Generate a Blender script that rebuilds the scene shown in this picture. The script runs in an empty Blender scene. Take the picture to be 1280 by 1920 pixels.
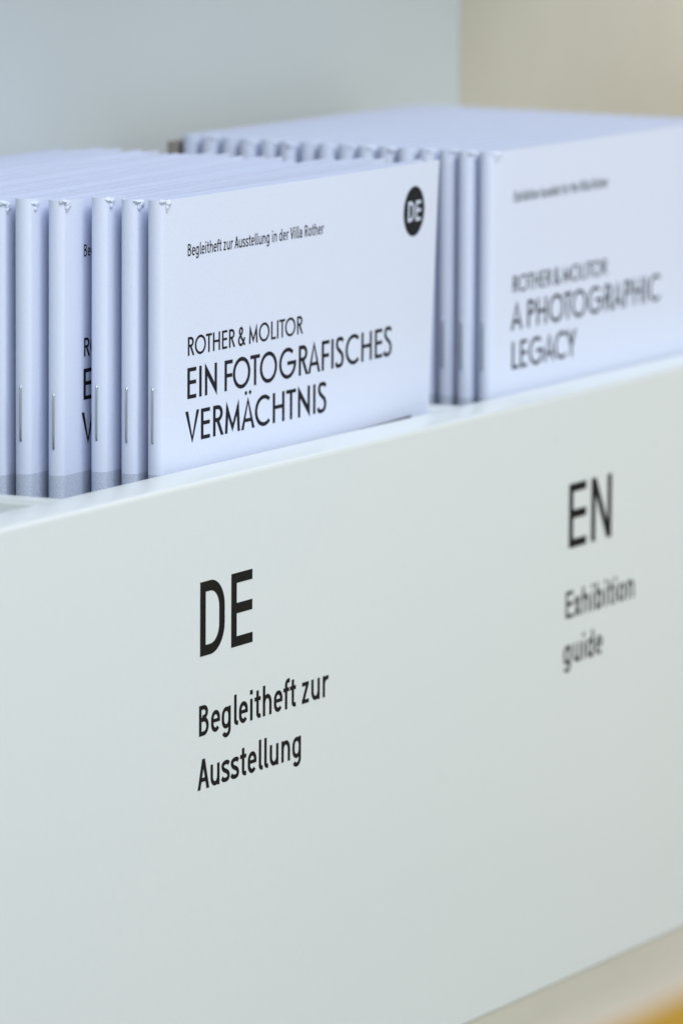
import bpy, bmesh, math, random
from mathutils import Vector, Matrix
from mathutils.geometry import delaunay_2d_cdt
from mathutils import noise as mnoise

MM = 0.001
S = bpy.context.scene
COL = S.collection

# ---------------------------------------------------------------- camera, light, exposure
cam_data = bpy.data.cameras.new('camera')
cam = bpy.data.objects.new('camera', cam_data); COL.objects.link(cam)
Rv, Uv, Fv = Vector((.453035, -.891477, .005362)), Vector((.11753, .065687, .990895)), Vector((.883711, .44828, -.134534))
M = Matrix.Identity(4)
for i in range(3):
    M[i][0], M[i][1], M[i][2] = Rv[i], Uv[i], -Fv[i]
M.translation = Vector((-1.06478, -.585265, .305744))
cam.matrix_world = M
cam_data.sensor_fit = 'HORIZONTAL'; cam_data.sensor_width = 24
cam_data.lens = 10961.6/1280*24
cam_data.clip_start = .02; cam_data.clip_end = 50
cam_data.dof.use_dof = True
cam_data.dof.focus_distance = 1.268
cam_data.dof.aperture_fstop = 16.2
S.camera = cam

world = bpy.data.worlds.new('World'); S.world = world; world.use_nodes = True
bg = world.node_tree.nodes['Background']
bg.inputs[0].default_value = (.86, .945, 1, 1); bg.inputs[1].default_value = .66

def area(name, loc, target, size, power, colour):
    d = bpy.data.lights.new(name, 'AREA'); d.shape = 'RECTANGLE'; d.size, d.size_y = size; d.energy = power; d.color = colour
    o = bpy.data.objects.new(name, d); COL.objects.link(o)
    o.location = loc
    o.rotation_euler = (Vector(target)-Vector(loc)).to_track_quat('-Z', 'Y').to_euler()
    return o
area('ceiling_lamp', (-.72, -1.15, 1.95), (.1, .05, .1), (1.5, 1.0), 42, (.92, .965, 1))

S.view_settings.view_transform = 'Standard'; S.view_settings.look = 'None'
S.view_settings.exposure = .02; S.view_settings.gamma = 1; S.view_settings.use_curve_mapping = False

# ---------------------------------------------------------------- materials
def mat(name, colour, rough=.5, spec=.5, metal=0):
    m = bpy.data.materials.new(name); m.use_nodes = True
    b = m.node_tree.nodes['Principled BSDF']
    b.inputs['Base Color'].default_value = (*colour, 1); b.inputs['Roughness'].default_value = rough
    b.inputs['Specular IOR Level'].default_value = spec; b.inputs['Metallic'].default_value = metal
    return m, m.node_tree, b

def node(t, kind, **kw):
    n = t.nodes.new(kind)
    for k, v in kw.items(): setattr(n, k, v)
    return n

def speckle(t, b, scale, amount, c0, c1, stretch=(1, 1, 1), bump=0, bscale=None):
    """gentle unevenness of the base colour (wear, fibre) and a fine bump"""
    tc = node(t, 'ShaderNodeTexCoord'); mp = node(t, 'ShaderNodeMapping'); mp.inputs['Scale'].default_value = stretch
    t.links.new(tc.outputs['Object'], mp.inputs['Vector'])
    nz = node(t, 'ShaderNodeTexNoise'); nz.inputs['Scale'].default_value = scale; nz.inputs['Detail'].default_value = 5
    t.links.new(mp.outputs[0], nz.inputs['Vector'])
    rp = node(t, 'ShaderNodeValToRGB'); rp.color_ramp.elements[0].position = .5-amount; rp.color_ramp.elements[1].position = .5+amount
    rp.color_ramp.elements[0].color = (*c0, 1); rp.color_ramp.elements[1].color = (*c1, 1)
    t.links.new(nz.outputs[0], rp.inputs[0]); t.links.new(rp.outputs[0], b.inputs['Base Color'])
    if bump:
        n2 = node(t, 'ShaderNodeTexNoise'); n2.inputs['Scale'].default_value = bscale; n2.inputs['Detail'].default_value = 3
        t.links.new(mp.outputs[0], n2.inputs['Vector'])
        bp = node(t, 'ShaderNodeBump'); bp.inputs['Strength'].default_value = bump; bp.inputs['Distance'].default_value = .0004
        t.links.new(n2.outputs[0], bp.inputs['Height']); t.links.new(bp.outputs[0], b.inputs['Normal'])
    return rp

m_lacquer, t, b = mat('white lacquered board', (.7, .74, .72), .3, .5)
rp = speckle(t, b, 500, .35, (.682, .726, .744), (.701, .742, .762), bump=.05, bscale=900)
# a few grains of dirt on the lacquer
vz = node(t, 'ShaderNodeTexVoronoi'); vz.inputs['Scale'].default_value = 34
tc = node(t, 'ShaderNodeTexCoord'); t.links.new(tc.outputs['Object'], vz.inputs['Vector'])
lt = node(t, 'ShaderNodeMath', operation='LESS_THAN'); lt.inputs[1].default_value = .022
t.links.new(vz.outputs['Distance'], lt.inputs[0])
mx = node(t, 'ShaderNodeMix', data_type='RGBA'); mx.inputs[7].default_value = (.50, .50, .47, 1)
sc_ = node(t, 'ShaderNodeMath', operation='MULTIPLY'); sc_.inputs[1].default_value = .5
t.links.new(lt.outputs[0], sc_.inputs[0]); t.links.new(sc_.outputs[0], mx.inputs[0])
t.links.new(rp.outputs[0], mx.inputs[6]); t.links.new(mx.outputs[2], b.inputs['Base Color'])

PAPER0, PAPER1 = (.70, .757, .93), (.725, .778, .945)
m_pages, t, b = mat('white page paper', PAPER1, .8, .15)
speckle(t, b, 400, .3, (.56, .615, .78), (.70, .75, .91), stretch=(1, 30, 1))

m_cover, t, b = mat('printed cover paper', PAPER1, .6, .22)
rp = speckle(t, b, 1600, .3, PAPER0, PAPER1, bump=.12, bscale=1500)
# the printed picture on the lower part of the cover: grey by the spine, dark towards its right end
BAND_Z, BAND_X = .1438, .1262
tc = node(t, 'ShaderNodeTexCoord'); sx = node(t, 'ShaderNodeSeparateXYZ'); t.links.new(tc.outputs['Object'], sx.inputs[0])
lz = node(t, 'ShaderNodeMath', operation='LESS_THAN'); lz.inputs[1].default_value = BAND_Z; t.links.new(sx.outputs[2], lz.inputs[0])
lx = node(t, 'ShaderNodeMath', operation='LESS_THAN'); lx.inputs[1].default_value = BAND_X; t.links.new(sx.outputs[0], lx.inputs[0])
mu = node(t, 'ShaderNodeMath', operation='MULTIPLY'); t.links.new(lz.outputs[0], mu.inputs[0]); t.links.new(lx.outputs[0], mu.inputs[1])
mr = node(t, 'ShaderNodeMapRange'); mr.inputs[1].default_value = .008; mr.inputs[2].default_value = .085; t.links.new(sx.outputs[0], mr.inputs[0])
pc = node(t, 'ShaderNodeMix', data_type='RGBA'); pc.inputs[6].default_value = (.53, .585, .72, 1); pc.inputs[7].default_value = (.035, .045, .05, 1)
t.links.new(mr.outputs[0], pc.inputs[0])
gz = node(t, 'ShaderNodeTexNoise'); gz.inputs['Scale'].default_value = 2600; t.links.new(tc.outputs['Object'], gz.inputs['Vector'])
gm = node(t, 'ShaderNodeMix', data_type='RGBA', blend_type='MULTIPLY'); gm.inputs[0].default_value = .45
t.links.new(pc.outputs[2], gm.inputs[6]); t.links.new(gz.outputs[0], gm.inputs[7])
gb = node(t, 'ShaderNodeMix', data_type='RGBA', blend_type='MULTIPLY'); gb.inputs[0].default_value = 1; gb.inputs[7].default_value = (1.3, 1.3, 1.3, 1)
t.links.new(gm.outputs[2], gb.inputs[6])
fm = node(t, 'ShaderNodeMix', data_type='RGBA')
t.links.new(mu.outputs[0], fm.inputs[0]); t.links.new(rp.outputs[0], fm.inputs[6]); t.links.new(gb.outputs[2], fm.inputs[7])
t.links.new(fm.outputs[2], b.inputs['Base Color'])

m_ink, t, b = mat('black printing ink', (.012, .014, .02), .7, .12)
m_foil, t, b = mat('black adhesive lettering', (.005, .005, .0055), .6, .12)
m_wire, t, b = mat('staple wire', (.50, .53, .57), .36, .5, 1)
m_burr, t, b = mat('torn paper', (.67, .72, .86), .9, .1)
m_sheet, t, b = mat('brown grey card', (.33, .30, .27), .8, .2)
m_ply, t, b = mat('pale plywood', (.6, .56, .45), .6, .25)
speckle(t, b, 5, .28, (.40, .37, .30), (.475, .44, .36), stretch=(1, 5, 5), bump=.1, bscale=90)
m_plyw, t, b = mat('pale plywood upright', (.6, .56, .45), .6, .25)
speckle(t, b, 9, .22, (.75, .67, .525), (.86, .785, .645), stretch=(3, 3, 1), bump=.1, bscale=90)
m_back, t, b = mat('white back board', (.7, .745, .73), .6, .3)
speckle(t, b, 4, .3, (.705, .765, .79), (.735, .79, .815))
m_ochre, t, b = mat('ochre book cover', (.56, .33, .03), .5, .3)
speckle(t, b, 30, .3, (.47, .25, .014), (.54, .30, .02))
m_block, t, b = mat('cream page block', (.72, .62, .52), .8, .1)
speckle(t, b, 300, .3, (.42, .37, .31), (.48, .425, .36), stretch=(1, 8, 1))

# ---------------------------------------------------------------- helpers (all sizes in millimetres)
def obj(name, V, F, material, parent=None, smooth=False):
    me = bpy.data.meshes.new(name)
    me.from_pydata([(x*MM, y*MM, z*MM) for x, y, z in V], [], F)
    me.materials.append(material)
    if smooth:
        for p in me.polygons: p.use_smooth = True
    o = bpy.data.objects.new(name, me); COL.objects.link(o)
    if parent: o.parent = parent
    return o

def fix_normals(o):
    bm = bmesh.new(); bm.from_mesh(o.data); bmesh.ops.recalc_face_normals(bm, faces=bm.faces); bm.to_mesh(o.data); bm.free()
    return o

def sharp_by_angle(o, deg=35):
    for p in o.data.polygons: p.use_smooth = True
    o.data.set_sharp_from_angle(angle=math.radians(deg))

def bevel(o, width, seg=3):
    m = o.modifiers.new('bevel', 'BEVEL'); m.width = width*MM; m.segments = seg; m.limit_method = 'ANGLE'; m.angle_limit = math.radians(40)
    m.harden_normals = False
    for p in o.data.polygons: p.use_smooth = True
    return o

def slab(name, lo, hi, material, parent=None):
    (a, b_, c), (d, e, f) = lo, hi
    V = [(a, b_, c), (d, b_, c), (d, e, c), (a, e, c), (a, b_, f), (d, b_, f), (d, e, f), (a, e, f)]
    return obj(name, V, [(3, 2, 1, 0), (4, 5, 6, 7), (0, 1, 5, 4), (1, 2, 6, 5), (2, 3, 7, 6), (3, 0, 4, 7)], material, parent)

def thing(name, label, cat, loc=(0, 0, 0), rz=0, group=None):
    o = bpy.data.objects.new(name, None); COL.objects.link(o); o.empty_display_size = .02
    o.location = [v*MM for v in loc]; o.rotation_euler = (0, 0, rz)
    return tag(o, label, cat, group)

def tag(o, label, cat, group=None):
    o['label'] = label; o['category'] = cat
    if group: o['group'] = group
    return o

# ---------------------------------------------------------------- lettering
# Every character is drawn as strokes and polygons in a cap-height-1 box and merged into a flat mesh.
PI = math.pi

def _dir(a, b):
    dx, dy = b[0]-a[0], b[1]-a[1]
    l = math.hypot(dx, dy) or 1e-9
    return dx/l, dy/l

def clean(pts):
    out = [pts[0]]
    for p in pts[1:]:
        if math.hypot(p[0]-out[-1][0], p[1]-out[-1][1]) > 1e-5:
            out.append(p)
    return out

def stroke(pts, w, closed=False):
    pts = clean(pts)
    if closed and math.hypot(pts[0][0]-pts[-1][0], pts[0][1]-pts[-1][1]) < 1e-5:
        pts = pts[:-1]
    n, h = len(pts), w/2
    L, Rr = [], []
    for i in range(n):
        if closed:
            d0, d1 = _dir(pts[i-1], pts[i]), _dir(pts[i], pts[(i+1) % n])
        else:
            d0 = _dir(pts[i-1], pts[i]) if i > 0 else _dir(pts[0], pts[1])
            d1 = _dir(pts[i], pts[i+1]) if i < n-1 else d0
        nx, ny = -(d0[1]+d1[1]), d0[0]+d1[0]
        l = math.hypot(nx, ny) or 1e-9
        nx, ny = nx/l, ny/l
        c = max(0.35, nx*-d0[1]+ny*d0[0])
        L.append((pts[i][0]+nx*h/c, pts[i][1]+ny*h/c))
        Rr.append((pts[i][0]-nx*h/c, pts[i][1]-ny*h/c))
    return [[Rr[i], Rr[(i+1) % n], L[(i+1) % n], L[i]] for i in range(n if closed else n-1)]

def arc(cx, cy, rx, ry, a0, a1, n=10):
    return [(cx+rx*math.cos(math.radians(a0+(a1-a0)*i/n)), cy+ry*math.sin(math.radians(a0+(a1-a0)*i/n))) for i in range(n+1)]

def spline(P, n=7):
    Q = [(2*P[0][0]-P[1][0], 2*P[0][1]-P[1][1])]+P+[(2*P[-1][0]-P[-2][0], 2*P[-1][1]-P[-2][1])]
    out = []
    for i in range(1, len(Q)-2):
        for k in range(n):
            t = k/n
            out.append(tuple(.5*(2*Q[i][j]+(Q[i+1][j]-Q[i-1][j])*t+(2*Q[i-1][j]-5*Q[i][j]+4*Q[i+1][j]-Q[i+2][j])*t*t
                             + (3*Q[i][j]-Q[i-1][j]-3*Q[i+1][j]+Q[i+2][j])*t**3) for j in (0, 1)))
    return out+[P[-1]]

def box(x0, y0, x1, y1): return [[(x0, y0), (x1, y0), (x1, y1), (x0, y1)]]
def para(xa, ya, xb, yb, wx): return [[(xa, ya), (xa+wx, ya), (xb+wx, yb), (xb, yb)]]   # slanted stroke, flat ends

def signage(ch, w):
    """narrow rounded technical sans; returns polygons, advance"""
    h = w/2; X = .72; lo = .06
    def ob(x0, x1, y0, y1):      # centre line of an upright rounded bowl
        r = min((x1-x0)/2, (y1-y0)/2)
        ry = min(r*1.12, (y1-y0)/2); cx = (x0+x1)/2; r = (x1-x0)/2
        return arc(cx, y1-ry, r, ry, 0, 180, 14)+arc(cx, y0+ry, r, ry, 180, 360, 14)
    s = .10; x0, x1 = s+h, s+.53-h
    if ch == ' ': return [], .30
    if ch == 'D':
        r = .30
        return stroke([(s+h, 0), (s+h, 1)], w)+stroke([(s, h), (.36, h)]+arc(.36, h+r*1.05, r, r*1.05, -90, 0)+arc(.36, 1-h-r*1.05, r, r*1.05, 0, 90)+[(.36, 1-h), (s, 1-h)], w), .80
    if ch == 'E': return box(s, 0, s+w, 1)+box(s, 0, s+.56, w*.97)+box(s, 1-w*.97, s+.55, 1)+box(s, .52-h, s+.55, .52+h), .71
    if ch == 'N': return box(s, 0, s+w, 1)+box(s+.66-w, 0, s+.66, 1)+para(s+.66-w*1.15, 0, s, 1, w*1.15), .86
    if ch == 'A': return para(0, 0, .34-w*.56, 1, w*1.12)+para(.68-w*1.12, 0, .34-w*.56, 1, w*1.12)+box(.12, .25, .56, .25+w*.92), .68
    if ch == 'V': return para(.32-w*.56, 0, 0, 1, w*1.12)+para(.32-w*.56, 0, .64-w*1.12, 1, w*1.12), .64
    if ch == 'B':
        return box(s, 0, s+w, 1)+stroke([(s, 1-h), (.36, 1-h)]+arc(.36, .765, .19, .235-h, 90, -90)+[(.36, .53), (s, .53)], w)+stroke([(s, .53), (.38, .53)]+arc(.38, .265+h/2, .21, .265-h/2, 90, -90)+[(.38, h), (s, h)], w), .74
    if ch == 'R':
        return box(s, 0, s+w, 1)+stroke([(s, 1-h), (.37, 1-h)]+arc(.37, .72, .21, .28-h, 90, -90)+[(.37, .44+h), (s, .44+h)], w)+para(.53, 0, .33, .48, w*1.1), .74
    if ch == 'e':
        r = .27-h
        x0, x1 = lo+h, lo+.52-h; cx = (x0+x1)/2; r = (x1-x0)/2; ry = r*1.12
        return stroke([(x1, .335)]+arc(cx, X-h-ry, r, ry, 0, 180, 14)+arc(cx, h+ry, r, ry, 180, 322, 14), w)+box(x0, .335-h*.2, x1+h, .335+w*.72), .62
    if ch == 'a':
        return stroke([(lo+.06, .56)]+arc(lo+.24, X-h-.17, .19, .17, 150, 0, 12)+[(lo+.43, 0)], w)+stroke([(lo+.43, .40), (lo+.22, .40)]+arc(lo+.22, .235, .155, .165, 90, 270, 12)+[(lo+.43, .07)], w), .64
    if ch == 'o': return stroke(ob(lo+h, lo+.54-h, h, X-h), w, True), .66
    if ch == 'g':
        a, b = lo+h, lo+.53-h
        return stroke(ob(a, b, h, X-h), w, True)+stroke([(b, X), (b, -.03)]+arc((a+b)/2, -.03, (b-a)/2, .19, 0, -150, 12), w), .69
    if ch == 'd': return stroke(ob(lo+h, lo+.53-h, h, X-h), w, True)+box(lo+.53-w, 0, lo+.53, 1.02), .69
    if ch == 'b': return stroke(ob(s+h, s+.53-h, h, X-h), w, True)+box(s, 0, s+w, 1.02), .69
    if ch == 'l': return stroke([(s+h, 1.02), (s+h, .17)]+arc(s+h+.13, .17, .13, .17-h, 180, 268, 8)+[(s+.24, h)], w), .33
    if ch == 'i': return box(s, 0, s+w, X)+box(s-.01, .86, s+w+.01, 1.01), .33
    if ch == 't': return stroke([(s+h+.04, .93), (s+h+.04, .17)]+arc(s+h+.17, .17, .13, .17-h, 180, 268, 8)+[(s+.30, h)], w)+box(.03, X-w*.92, .40, X), .43
    if ch == 'f': return stroke([(s+h+.02, 0), (s+h+.02, .83)]+arc(s+h+.16, .83, .14, .19-h, 180, 95, 8)+[(s+.31, 1.02-h)], w)+box(.02, X-w*.92, .38, X), .41
    if ch == 'h': return box(s, 0, s+w, 1.02)+stroke([(x0, .30)]+arc((x0+x1)/2, X-h-.24, (x1-x0)/2, .24, 180, 0, 14)+[(x1, 0)], w), .71
    if ch == 'n': return box(s, 0, s+w, X)+stroke([(x0, .30)]+arc((x0+x1)/2, X-h-.24, (x1-x0)/2, .24, 180, 0, 14)+[(x1, 0)], w), .71
    if ch == 'u': return box(s+.53-w, 0, s+.53, X)+stroke([(x1, X-.30)]+arc((x0+x1)/2, h+.24, (x1-x0)/2, .24, 0, -180, 14)+[(x0, X)], w), .71
    if ch == 'r': return box(s, 0, s+w, X)+stroke([(x0, .36)]+arc(x0+.21, X-h-.21, .21, .21, 180, 68, 10), w), .46
    if ch == 's': return stroke(spline([(.47, .575), (.40, .635), (.27, X-h), (.13, .60), (.105, .515), (.17, .42), (.28, .365), (.40, .30), (.45, .205), (.41, .105), (.27, h), (.14, .095), (.06, .165)]), w), .55
    if ch == 'x': return para(.02, 0, .35, X, w*1.15)+para(.35, 0, .02, X, w*1.15), .54
    if ch == 'z': return box(.05, X-w*.92, .46, X)+box(.04, 0, .47, w*.92)+para(.04, w*.6, .30, X-w*.6, w*1.15), .52
    if ch == 'k': return box(s, 0, s+w, 1.02)+para(s+w*.6, .28, s+.36, X, w*1.2)+para(s+.38, 0, s+.16, .44, w*1.12), .62
    raise KeyError(ch)

def titling(ch, w):
    """geometric capitals with pointed apexes"""
    h = w/2; s = .09
    def diag(xa, ya, xb, yb): return para(xa-w*.56, ya, xb-w*.56, yb, w*1.12)
    if ch == ' ': return [], .24
    if ch == 'I': return box(s, 0, s+w, 1), w+2*s
    if ch == 'E': return box(s, 0, s+w, 1)+box(s, 0, s+.47, w*.95)+box(s, 1-w*.95, s+.47, 1)+box(s, .53-h, s+.46, .53+h*.9), .63
    if ch == 'F': return box(s, 0, s+w, 1)+box(s, 1-w*.95, s+.45, 1)+box(s, .50-h, s+.43, .50+h*.9), .57
    if ch == 'L': return box(s, 0, s+w, 1)+box(s, 0, s+.44, w*.95), .55
    if ch == 'T': return box(.25+.02-h, 0, .25+.02+h, 1)+box(.0, 1-w*.95, .54, 1), .54
    if ch == 'H': return box(s, 0, s+w, 1)+box(s+.64-w, 0, s+.64, 1)+box(s, .52-h, s+.64, .52+h*.9), .82
    if ch == 'N': return box(s, 0, s+w, .9)+box(s+.66-w, .1, s+.66, 1)+[[(s, 1.06), (s, .80), (s+.66, -.06), (s+.66, .20)]], .84
    if ch == 'M':
        a, b, m = .06, .86, .46
        return [[(a, 0), (a+w, 0), (a+.07+w*.95, .80), (a+.075, 1.06)], [(b-w, 0), (b, 0), (b-.075, 1.06), (b-.07-w*.95, .80)],
                [(a+.075, 1.06), (a+.085, .74), (m, 0.02), (m, .30)], [(m, .30), (m, .02), (b-.085, .74), (b-.075, 1.06)]], .92
    if ch in 'AÄ':
        P = [[(0, 0), (w*1.06, 0), (.36, .86), (.36, 1.06)], [(.72-w*1.06, 0), (.72, 0), (.36, 1.06), (.36, .86)]]+box(.14, .24, .58, .24+w*.9)
        if ch == 'Ä':
            for cx in (.25, .47): P += [[(cx+.066*math.cos(t*PI/8), 1.20+.066*math.sin(t*PI/8)) for t in range(16)]]
        return P, .72
    if ch == 'V': return [[(.35, -.06), (.35, .16), (w*1.08, 1), (0, 1)], [(.35, -.06), (.70, 1), (.70-w*1.08, 1), (.35, .16)]], .70
    if ch == 'Y': return box(.33-h, 0, .33+h, .46)+[[(.33-h, .36), (.33+h*.9, .46), (w*1.15, 1), (0, 1)], [(.33-h*.9, .46), (.33+h, .36), (.66, 1), (.66-w*1.15, 1)]], .66
    if ch == 'O': return stroke(arc(.06+.49, .5, .49-h, .52-h, 0, 360, 44), w, True), 1.10
    if ch == 'C': return stroke(arc(.55, .5, .49-h, .52-h, 48, 312, 34), w), .93
    if ch == 'G': return stroke(arc(.55, .5, .49-h, .52-h, 48, 357, 40), w)+box(.53, .50-h*1.0, 1.04, .50+h*.9), 1.10
    if ch in 'RP':
        P = box(s, 0, s+w, 1)+stroke([(s, 1-h), (.33, 1-h)]+arc(.33, .73, .20, .27-h, 90, -90, 14)+[(.33, .46+h), (s, .46+h)], w)
        if ch == 'R': P += para(.50, 0, .26, .50, w*1.12)
        return P, .65 if ch == 'R' else .60
    if ch == 'S': return stroke(spline([(.47, .86), (.40, .945), (.28, 1.02-h), (.16, .935), (.115, .79), (.16, .65), (.28, .545), (.41, .43), (.455, .27), (.40, .10), (.26, -.02+h), (.12, .055), (.05, .17)]), w), .57
    if ch == '&': return stroke(spline([(.66, .0), (.50, .19), (.30, .48), (.17, .72), (.19, .89), (.30, .96), (.41, .88), (.40, .72), (.27, .57), (.12, .40), (.10, .21), (.19, .07), (.33, .045), (.48, .14), (.57, .30), (.62, .42)]), w), .72
    raise KeyError(ch)

KERN = {'FO': -.08, 'TO': -.06, 'OT': -.06, 'RA': -.02, 'AF': .0, 'AC': -.05, 'ÄC': -.05, 'TN': .02, 'LE': -.02, 'LI': -.0, 'GA': -.04, 'CY': -.04, 'AP': .02, 'RO': -.02, 'PH': .02,
        'Vi': -.02, 'Au': -.03, 'ft': -.02, 'ef': -.01}

def lettering(text, font, w, x0, x1, base, cap):
    """-> flat list of (x, z), triangles: text fitted between x0 and x1 with its baseline at base"""
    polys, cur = [], 0
    for i, ch in enumerate(text):
        P, adv = font(ch, w)
        cur += KERN.get(text[i-1:i+1], 0) if i else 0
        for p in P: polys.append([(a+cur, b) for a, b in p])
        cur += adv
    xs = [a for p in polys for a, b in p]
    lo, hi = min(xs), max(xs)
    V, Fc = [], []
    for p in polys:
        q = [(x0+(a-lo)/(hi-lo)*(x1-x0), base+b*cap) for a, b in p]
        for i in range(1, len(q)-1):          # fans of small triangles keep the merge robust
            t3 = [q[0], q[i], q[i+1]]
            ar = (t3[1][0]-t3[0][0])*(t3[2][1]-t3[0][1])-(t3[2][0]-t3[0][0])*(t3[1][1]-t3[0][1])
            if abs(ar) < 1e-6: continue
            if ar < 0: t3.reverse()
            k = len(V); V += [Vector(v) for v in t3]; Fc.append([k, k+1, k+2])
    r = delaunay_2d_cdt(V, [], Fc, 0, 1e-4)
    return [tuple(v) for v in r[0]], [list(f) for f, src in zip(r[2], r[5]) if len(src)]

# ---------------------------------------------------------------- the setting
o = slab('shelf', (-900, -900, -22), (394.9, 119, 0), m_ply); o['kind'] = 'structure'
o = slab('back_wall', (-900, 119.2, -22), (395, 135, 520), m_back); o['kind'] = 'structure'
o = slab('side_wall', (395.2, -420, -22), (413, 135, 520), m_plyw); o['kind'] = 'structure'

o = slab('unseen_shade_board', (-900, 24, 352), (394.9, 119, 372), m_ply); o['kind'] = 'structure'  # unseen board overhead, added to shade the upper part of the back wall

# ---------------------------------------------------------------- the open white box with its printed front
TOP, PITCH = 144.6, 190.7
box_thing = thing('leaflet_box', 'long open white lacquered box holding the booklets, its front lettered DE and EN', 'box', (0, 0, 0))
x_ends = (-215.9, 373.9)
walls = [(-215.9, -206.2), (-22.5, -15.5), (168.4, 175.4), (366.3, 373.9)]
def comb_plan():
    """plan outline of front board and cross boards in one piece"""
    P = [(x_ends[0], 0), (x_ends[1], 0)]
    for i, (a, b_) in enumerate(reversed(walls)):
        if i: P.append((b_, 12.6))
        P += [(b_, 118.6), (a, 118.6)]
        if i < len(walls)-1: P.append((a, 12.6))
    return P
P = comb_plan()
bm = bmesh.new()
lo = [bm.verts.new((x*MM, y*MM, .0002)) for x, y in P]; hi = [bm.verts.new((x*MM, y*MM, TOP*MM)) for x, y in P]
n = len(P)
bm.faces.new(list(reversed(lo))); bm.faces.new(hi)
for i in range(n): bm.faces.new((lo[i], lo[(i+1) % n], hi[(i+1) % n], hi[i]))
bmesh.ops.recalc_face_normals(bm, faces=bm.faces)
rim = [e for e in bm.edges if all(v.co.z > .1 for v in e.verts)]
bmesh.ops.bevel(bm, geom=rim, offset=1.15*MM, segments=4, profile=.5, affect='EDGES', clamp_overlap=True)
me = bpy.data.meshes.new('box_body'); bm.to_mesh(me); bm.free(); me.materials.append(m_lacquer)
body = bpy.data.objects.new('box_body', me); COL.objects.link(body); body.parent = box_thing; sharp_by_angle(body, 50)


def flat_text(name, text, font, w, x0, x1, base, cap, y, parent, material):
    V, F = lettering(text, font, w, x0, x1, base, cap)
    return obj(name, [(x, y, z) for x, z in V], F, material, parent)
DZ = -5.4
for name, text, w, x0, x1, base, cap in (
        ('language_code', 'DE', .142, 22.5, 46.55, 112.05, 16.1),
        ('caption', 'Begleitheft zur', .145, 22.1, 83.1, 94.75, 6.65),
        ('caption', 'Ausstellung', .145, 21.5, 69.7, 83.05, 6.65),
        ('language_code', 'EN', .138, 210.6, 235.6, 112.1, 15.7),
        ('caption', 'Exhibition', .145, 209.3, 249.6, 95.0, 6.6),
        ('caption', 'guide', .145, 208.3, 231.0, 83.6, 6.6)):
    flat_text(name, text, signage, w, x0, x1, base+DZ, cap, -.05, box_thing, m_foil)

# ---------------------------------------------------------------- stapled booklets
W, H = 137.2, 203.2
TD, TE = 5.3, 5.4
def half(x, T):
    """half thickness: a tight fold that swells into the body of the booklet"""
    r = T/2
    if x < 1.6: return .73*r*math.sqrt(max(0, 1-(1-x/1.6)**2))
    u = min(1, (x-1.6)/16); u = 1-(1-u)**2.2
    return r*(.73+.19*u+(.06 if T == TE else -.01)*(x-1.6)/W)

XS = [0, .05, .15, .3, .5, .75, 1, 1.3, 1.6, 2.2, 3, 4.5, 6, 9, 12, 16, 20, 24, 32, 42, 52, 62, 72, 82, 92, 102, 112, 122, 130, W]
ZS = [0, 40, 80, 110, 125, 135, 144, 155, 165, 175, 185, 194, 200, H]

def cover_mesh(T, bend):
    outer = [(x, -half(x, T)) for x in reversed(XS)]+[(x, half(x, T)) for x in XS[1:]]
    th = .26
    inner = []
    for x, y in outer:
        nx = max(x, 0)
        k = max(0, (half(nx, T)-th)/max(half(nx, T), 1e-6)) if half(nx, T) > 0 else 0
        inner.append((min(x+(th if x < 1.6 else 0)*(1-x/1.6 if x < 1.6 else 0), W), y*k))
    n = len(outer); V, F = [], []
    for z in ZS:
        for x, y in outer: V.append((x, y+bend(x, z), z))
        for x, y in inner: V.append((x, y+bend(x, z), z))
    m = 2*n
    for j in range(len(ZS)-1):
        for i in range(n-1):
            F.append((j*m+i, j*m+i+1, (j+1)*m+i+1, (j+1)*m+i))
            F.append((j*m+n+i+1, j*m+n+i, (j+1)*m+n+i, (j+1)*m+n+i+1))
        for i in (0, n-1):
            F.append((j*m+i, j*m+n+i, (j+1)*m+n+i, (j+1)*m+i))
    t_ = (len(ZS)-1)*m
    for i in range(n-1):
        F.append((t_+i, t_+i+1, t_+n+i+1, t_+n+i)); F.append((i+1, i, n+i, n+i+1))
    return V, F

def pages_mesh(T, bend, rnd):
    V, F = [], []
    N = 10
    zs = [0, 60, 110, 135, 150, 165, 180, 192]
    for k in range(N):
        s0, s1 = -1+2*k/N+.045, -1+2*(k+1)/N-.045
        sm = max(abs(s0), abs(s1))
        xst = .5+1.0*(1-math.sqrt(max(0, 1-min(sm, .995)**2)))
        xs = [xst]+[x for x in XS if x > xst+.3]
        xs[-1] = W-.25-rnd.random()*.5
        top = H-(.5+rnd.random()*1.1 if T == TD else .1+rnd.random()*.3)
        base = len(V); lev = zs+[top]; nx = len(xs)
        for z in lev:
            for x in xs:
                hh = half(min(x, W), T)-.3
                wob = .05*math.sin(x*.05+k)
                V.append((x, s0*hh+bend(x, z)+wob, z)); V.append((x, s1*hh+bend(x, z)+wob, z))
        row = 2*nx
        for j in range(len(lev)-1):
            a, b_ = base+j*row, base+(j+1)*row
            for i in range(nx-1):
                F.append((a+2*i, a+2*i+2, b_+2*i+2, b_+2*i)); F.append((a+2*i+3, a+2*i+1, b_+2*i+1, b_+2*i+3))
            F.append((a+1, a, b_, b_+1)); e = 2*nx-2
            F.append((a+e, a+e+1, b_+e+1, b_+e))
        t_ = base+(len(lev)-1)*row
        for i in range(nx-1): F.append((t_+2*i, t_+2*i+2, t_+2*i+3, t_+2*i+1)); F.append((base+2*i+2, base+2*i, base+2*i+1, base+2*i+3))
    return V, F

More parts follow.
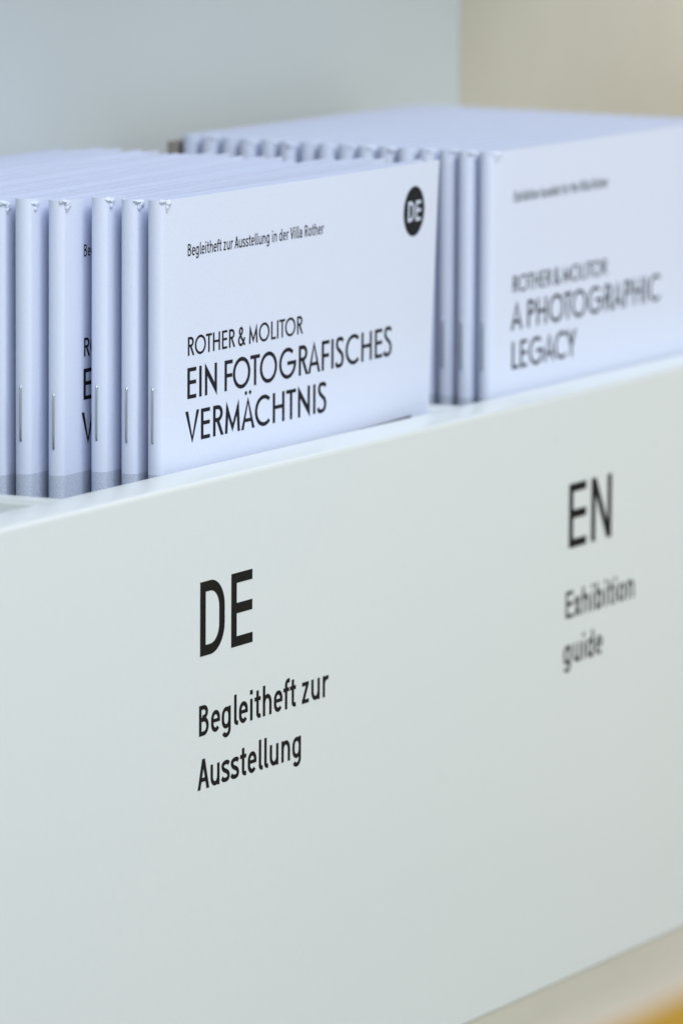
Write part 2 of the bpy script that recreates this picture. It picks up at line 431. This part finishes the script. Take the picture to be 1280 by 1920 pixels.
def tube(path, r, n=10):
    V, F = [], []
    P = [Vector(p) for p in path]
    for i, p in enumerate(P):
        d = (P[min(i+1, len(P)-1)]-P[max(i-1, 0)]).normalized()
        u = d.cross(Vector((0, 1, 0)));
        if u.length < 1e-4: u = Vector((1, 0, 0))
        u.normalize(); v = d.cross(u)
        for k in range(n):
            a = 2*PI*k/n; V.append(tuple(p+u*(r*math.cos(a))+v*(r*math.sin(a))))
    for i in range(len(P)-1):
        for k in range(n):
            F.append((i*n+k, i*n+(k+1) % n, (i+1)*n+(k+1) % n, (i+1)*n+k))
    F.append(tuple(range(n-1, -1, -1))); F.append(tuple((len(P)-1)*n+k for k in range(n)))
    return V, F

def staple_mesh(zc, y, bend):
    L = 6.0; x = .02+1.6*(1-math.sqrt(max(0, 1-(y/1.93)**2))); r = .27
    path = [(x+1.6, y, zc-L+.1), (x+.5, y, zc-L), (x+.08, y, zc-L+.12), (x-.12, y, zc-L+.5), (x-.16, y, zc-2), (x-.17, y, zc), (x-.16, y, zc+2), (x-.12, y, zc+L-.5), (x+.08, y, zc+L-.12), (x+.5, y, zc+L), (x+1.6, y, zc+L-.1)]
    return tube(path, r)

def burr_mesh(seed):
    """the little rag of torn paper left at the top of the fold by the trimming knife"""
    rnd = random.Random(seed); bm = bmesh.new()
    for cx, cy, cz, sx_, sy, sz in ((1.4, -1.5, H-.3, 1.15, .85, .5), (2.7, -2.1, H-.8, 1.15, .5, .8), (2.1, -2.0, H-1.7, .6, .45, .9)):
        g = bmesh.ops.create_icosphere(bm, subdivisions=3, radius=1)
        off = Vector((rnd.random()*50, rnd.random()*50, rnd.random()*50))
        jx, jz = rnd.uniform(-.35, .35), rnd.uniform(-.25, .25)
        for v in g['verts']:
            c = v.co.copy()
            d = 1+.45*mnoise.noise(c*1.3+off)+.06*mnoise.noise(c*3+off)
            v.co = Vector((cx+jx+c.x*sx_*d, cy+c.y*sy*d, min(cz+jz+c.z*sz*d, H+.45)))
    bm.verts.index_update()
    V = [tuple(v.co) for v in bm.verts]; F = [[v.index for v in f.verts] for f in bm.faces]; bm.free()
    return V, F

def flat_bend(x, z): return 0
def front_bend(x, z):
    k = .00021+.00042*min(1.2, max(0, (H-z)/58))
    return k*max(0, x-62)**2
def soft_bend(x, z): return 1.1*math.sin(PI*min(1, max(0, x/W)))**2*.6

def cover_print(parent, T, bend, x_spine, lines):
    """the words printed on a front cover; lines hold world positions measured on the front booklets"""
    for name, text, font, w, x0, x1, base, cap in lines:
        V, F = lettering(text, font, w, x0-x_spine, x1-x_spine, base+DZ, cap)
        V = [(x+1.97*bend(x, z), z) for x, z in V]
        obj(name, [(x, -half(x, T)+bend(x, z)-.05, z) for x, z in V], F, m_ink, parent)

def make_booklet(label, loc, rz, T, bend, seed, group):
    t_ = thing('booklet', label, 'booklet', loc, rz, group)
    rnd = random.Random(seed)
    c = obj('cover', *cover_mesh(T, bend), m_cover, t_); fix_normals(c); sharp_by_angle(c, 40)
    p = obj('pages', *pages_mesh(T, bend, rnd), m_pages, t_); fix_normals(p); sharp_by_angle(p, 30)
    s = obj('staple', *staple_mesh((162.0 if seed != 23 else 160.9)+DZ, .15, bend), m_wire, t_, True)
    f = obj('frayed_fold', *burr_mesh(seed), m_burr, t_, True)
    return t_

def dup(root, label, loc, rz):
    r = root.copy(); COL.objects.link(r); r.location = [v*MM for v in loc]; r.rotation_euler = (0, 0, rz); r['label'] = label
    for ch in root.children:
        if ch.name.split('.')[0] in ('cover', 'pages', 'staple', 'frayed_fold'):
            c = ch.copy(); COL.objects.link(c); c.parent = r
            if ch.name.startswith('staple'): c.location.z += rnd.uniform(-1.6, .5)*MM
            if ch.name.startswith('frayed'):
                c.location.x += rnd.uniform(-.5, .6)*MM; c.location.z -= rnd.uniform(0, .5)*MM; c.scale.y = rnd.uniform(.8, 1.02)
    return r

ORD = ['', 'front', 'second', 'third', 'fourth', 'fifth', 'sixth', 'seventh', 'eighth', 'ninth', 'tenth', 'eleventh', 'twelfth', 'thirteenth', 'fourteenth', 'fifteenth', 'rearmost']
R = math.radians
rnd = random.Random(5)

# the German booklets in the nearer compartment
GD, GE = 'German booklets in the left compartment', 'English booklets in the right compartment'
DE_TEXT = [('small_line', 'Begleitheft zur Ausstellung in der Villa Rother', signage, .125, 42.8, 107.1, 195.85, 2.62),
           ('title_line', 'ROTHER & MOLITOR', titling, .133, 42.9, 97.05, 174.15, 4.08),
           ('title_line', 'EIN FOTOGRAFISCHES', titling, .13, 42.7, 142.2, 164.75, 6.75),
           ('title_line', 'VERMÄCHTNIS', titling, .13, 41.8, 108.8, 155.3, 6.75)]
X_DE = 31.7
front = make_booklet('frontmost booklet of the left stack, full German title and round DE badge showing', (X_DE, 16.5, 0), 0, TD, front_bend, 11, GD)
cover_print(front, TD, front_bend, X_DE, DE_TEXT)
# round badge
cx, cz, rb = 153.35-X_DE+2.1, 197.45+DZ, 5.88
V = [(cx, cz)]+[(cx+rb*math.cos(a*PI/32), cz+rb*math.sin(a*PI/32)) for a in range(64)]
badge = obj('language_badge', [(x, -half(x, TD)+front_bend(x, z)-.04, z) for x, z in V], [(0, 1+i, 1+(i+1) % 64) for i in range(64)], m_ink, front)
V, F = lettering('DE', signage, .165, cx-3.55, cx+3.75, cz-2.35, 4.75)
obj('badge_letters', [(x, -half(x, TD)+front_bend(x, z)-.09, z) for x, z in V], F, m_pages, badge)

variants = []
xs_de = [None, 30.8, 27.6, 19.2, 15.9, 14.9, 16.6, 20, 18, 21.5, 18.5, 23, 20.5, 23.5, 19.5, 21.5]
rot = [0, 3.8, 4.4, 4.5, 4.5, 4.35, 4.0, 3.9, 3.75, 3.3, 3.2, 2.8, 2.5, 2.3, 1.9, 1.7]
for i in range(1, 16):
    y = 16.5+5.9*i
    where = 'its stapled spine showing' if i <= 5 else 'only its top edge showing'
    if i == 3: lab = 'fourth white booklet of the left stack, sticking out left with title beginnings visible'
    elif i == 15: lab = 'rearmost white booklet of the left stack, nearest the back wall, only top edge showing'
    else: lab = f'{ORD[i+1]} white booklet from the front of the left stack, {where}'
    loc = (xs_de[i], y, (0, 0, .35, .1, .5, 0, .3, .6, .15, .45, 0, .35, .1, .5, .2, .3)[i])
    if i <= 3:
        bk = make_booklet(lab, loc, R(rot[i]), TD, soft_bend if i != 3 else flat_bend, 20+i, GD)
        variants.append(bk)
        if i == 3:
            cover_print(bk, TD, flat_bend, X_DE+1.2, DE_TEXT)
    else:
        bk = dup(variants[i % 3], lab, loc, R(rot[i]))
    if i > 1: bk.rotation_euler.y = R(rnd.uniform(0, .35))     # leaning a hair

# the English booklets in the farther compartment
X_EN = 196
EN_TEXT = [('small_line', 'Exhibition booklet for the Villa Rother', signage, .125, 207.3, 261.9, 195.9, 2.62),
           ('title_line', 'ROTHER & MOLITOR', titling, .133, 207.1, 261.8, 174.0, 4.05),
           ('title_line', 'A PHOTOGRAPHIC', titling, .13, 206.2, 294.7, 164.85, 6.7),
           ('title_line', 'LEGACY', titling, .13, 206.9, 243.8, 155.4, 6.7)]
ef = make_booklet('white English booklet at the front of the right stack, title A PHOTOGRAPHIC LEGACY showing', (X_EN, 16.35, 0), 0, TE, flat_bend, 51, GE)
cover_print(ef, TE, flat_bend, X_EN, EN_TEXT)
src = [ef]
for i in range(1, 16):
    y = 16.35+5.4*i
    where = 'spine beside German cover' if i <= 2 else 'only top and spine end showing'
    lab = f'{ORD[i+1]} white booklet from the front of the right stack, {where}' if i < 15 else 'rearmost white booklet of the right stack, against the brown grey card'
    loc = (X_EN+rnd.uniform(-.6, .6), y, 0)
    if i <= 2:
        bk = make_booklet(lab, loc, 0, TE, flat_bend, 60+i, GE); src.append(bk)
    else: bk = dup(src[i % 3], lab, loc, R(rnd.uniform(-.05, .05)))
    bk.scale.z = 1+.005*i/15
c = slab('dark_sheet', (X_EN-.8, 16.35+5.4*15+3.4, 0), (X_EN+W, 16.35+5.4*15+5, H-.5), m_sheet)  # thin dark sheet that draws the dark stripe behind the last spine
tag(c, 'brown grey card standing behind the last booklet of the right stack', 'sheet')

# ---------------------------------------------------------------- the ochre book in the near foreground
bk = thing('notepad', 'blurred pad with ochre yellow cover standing in the near foreground at bottom right', 'notepad', (-412, -277, 0), 0)
slab('front_cover', (0, 0, 0), (200, .6, 135), m_ochre, bk)
slab('sheets', (0, .65, 0), (200, 6.5, 135), m_block, bk)
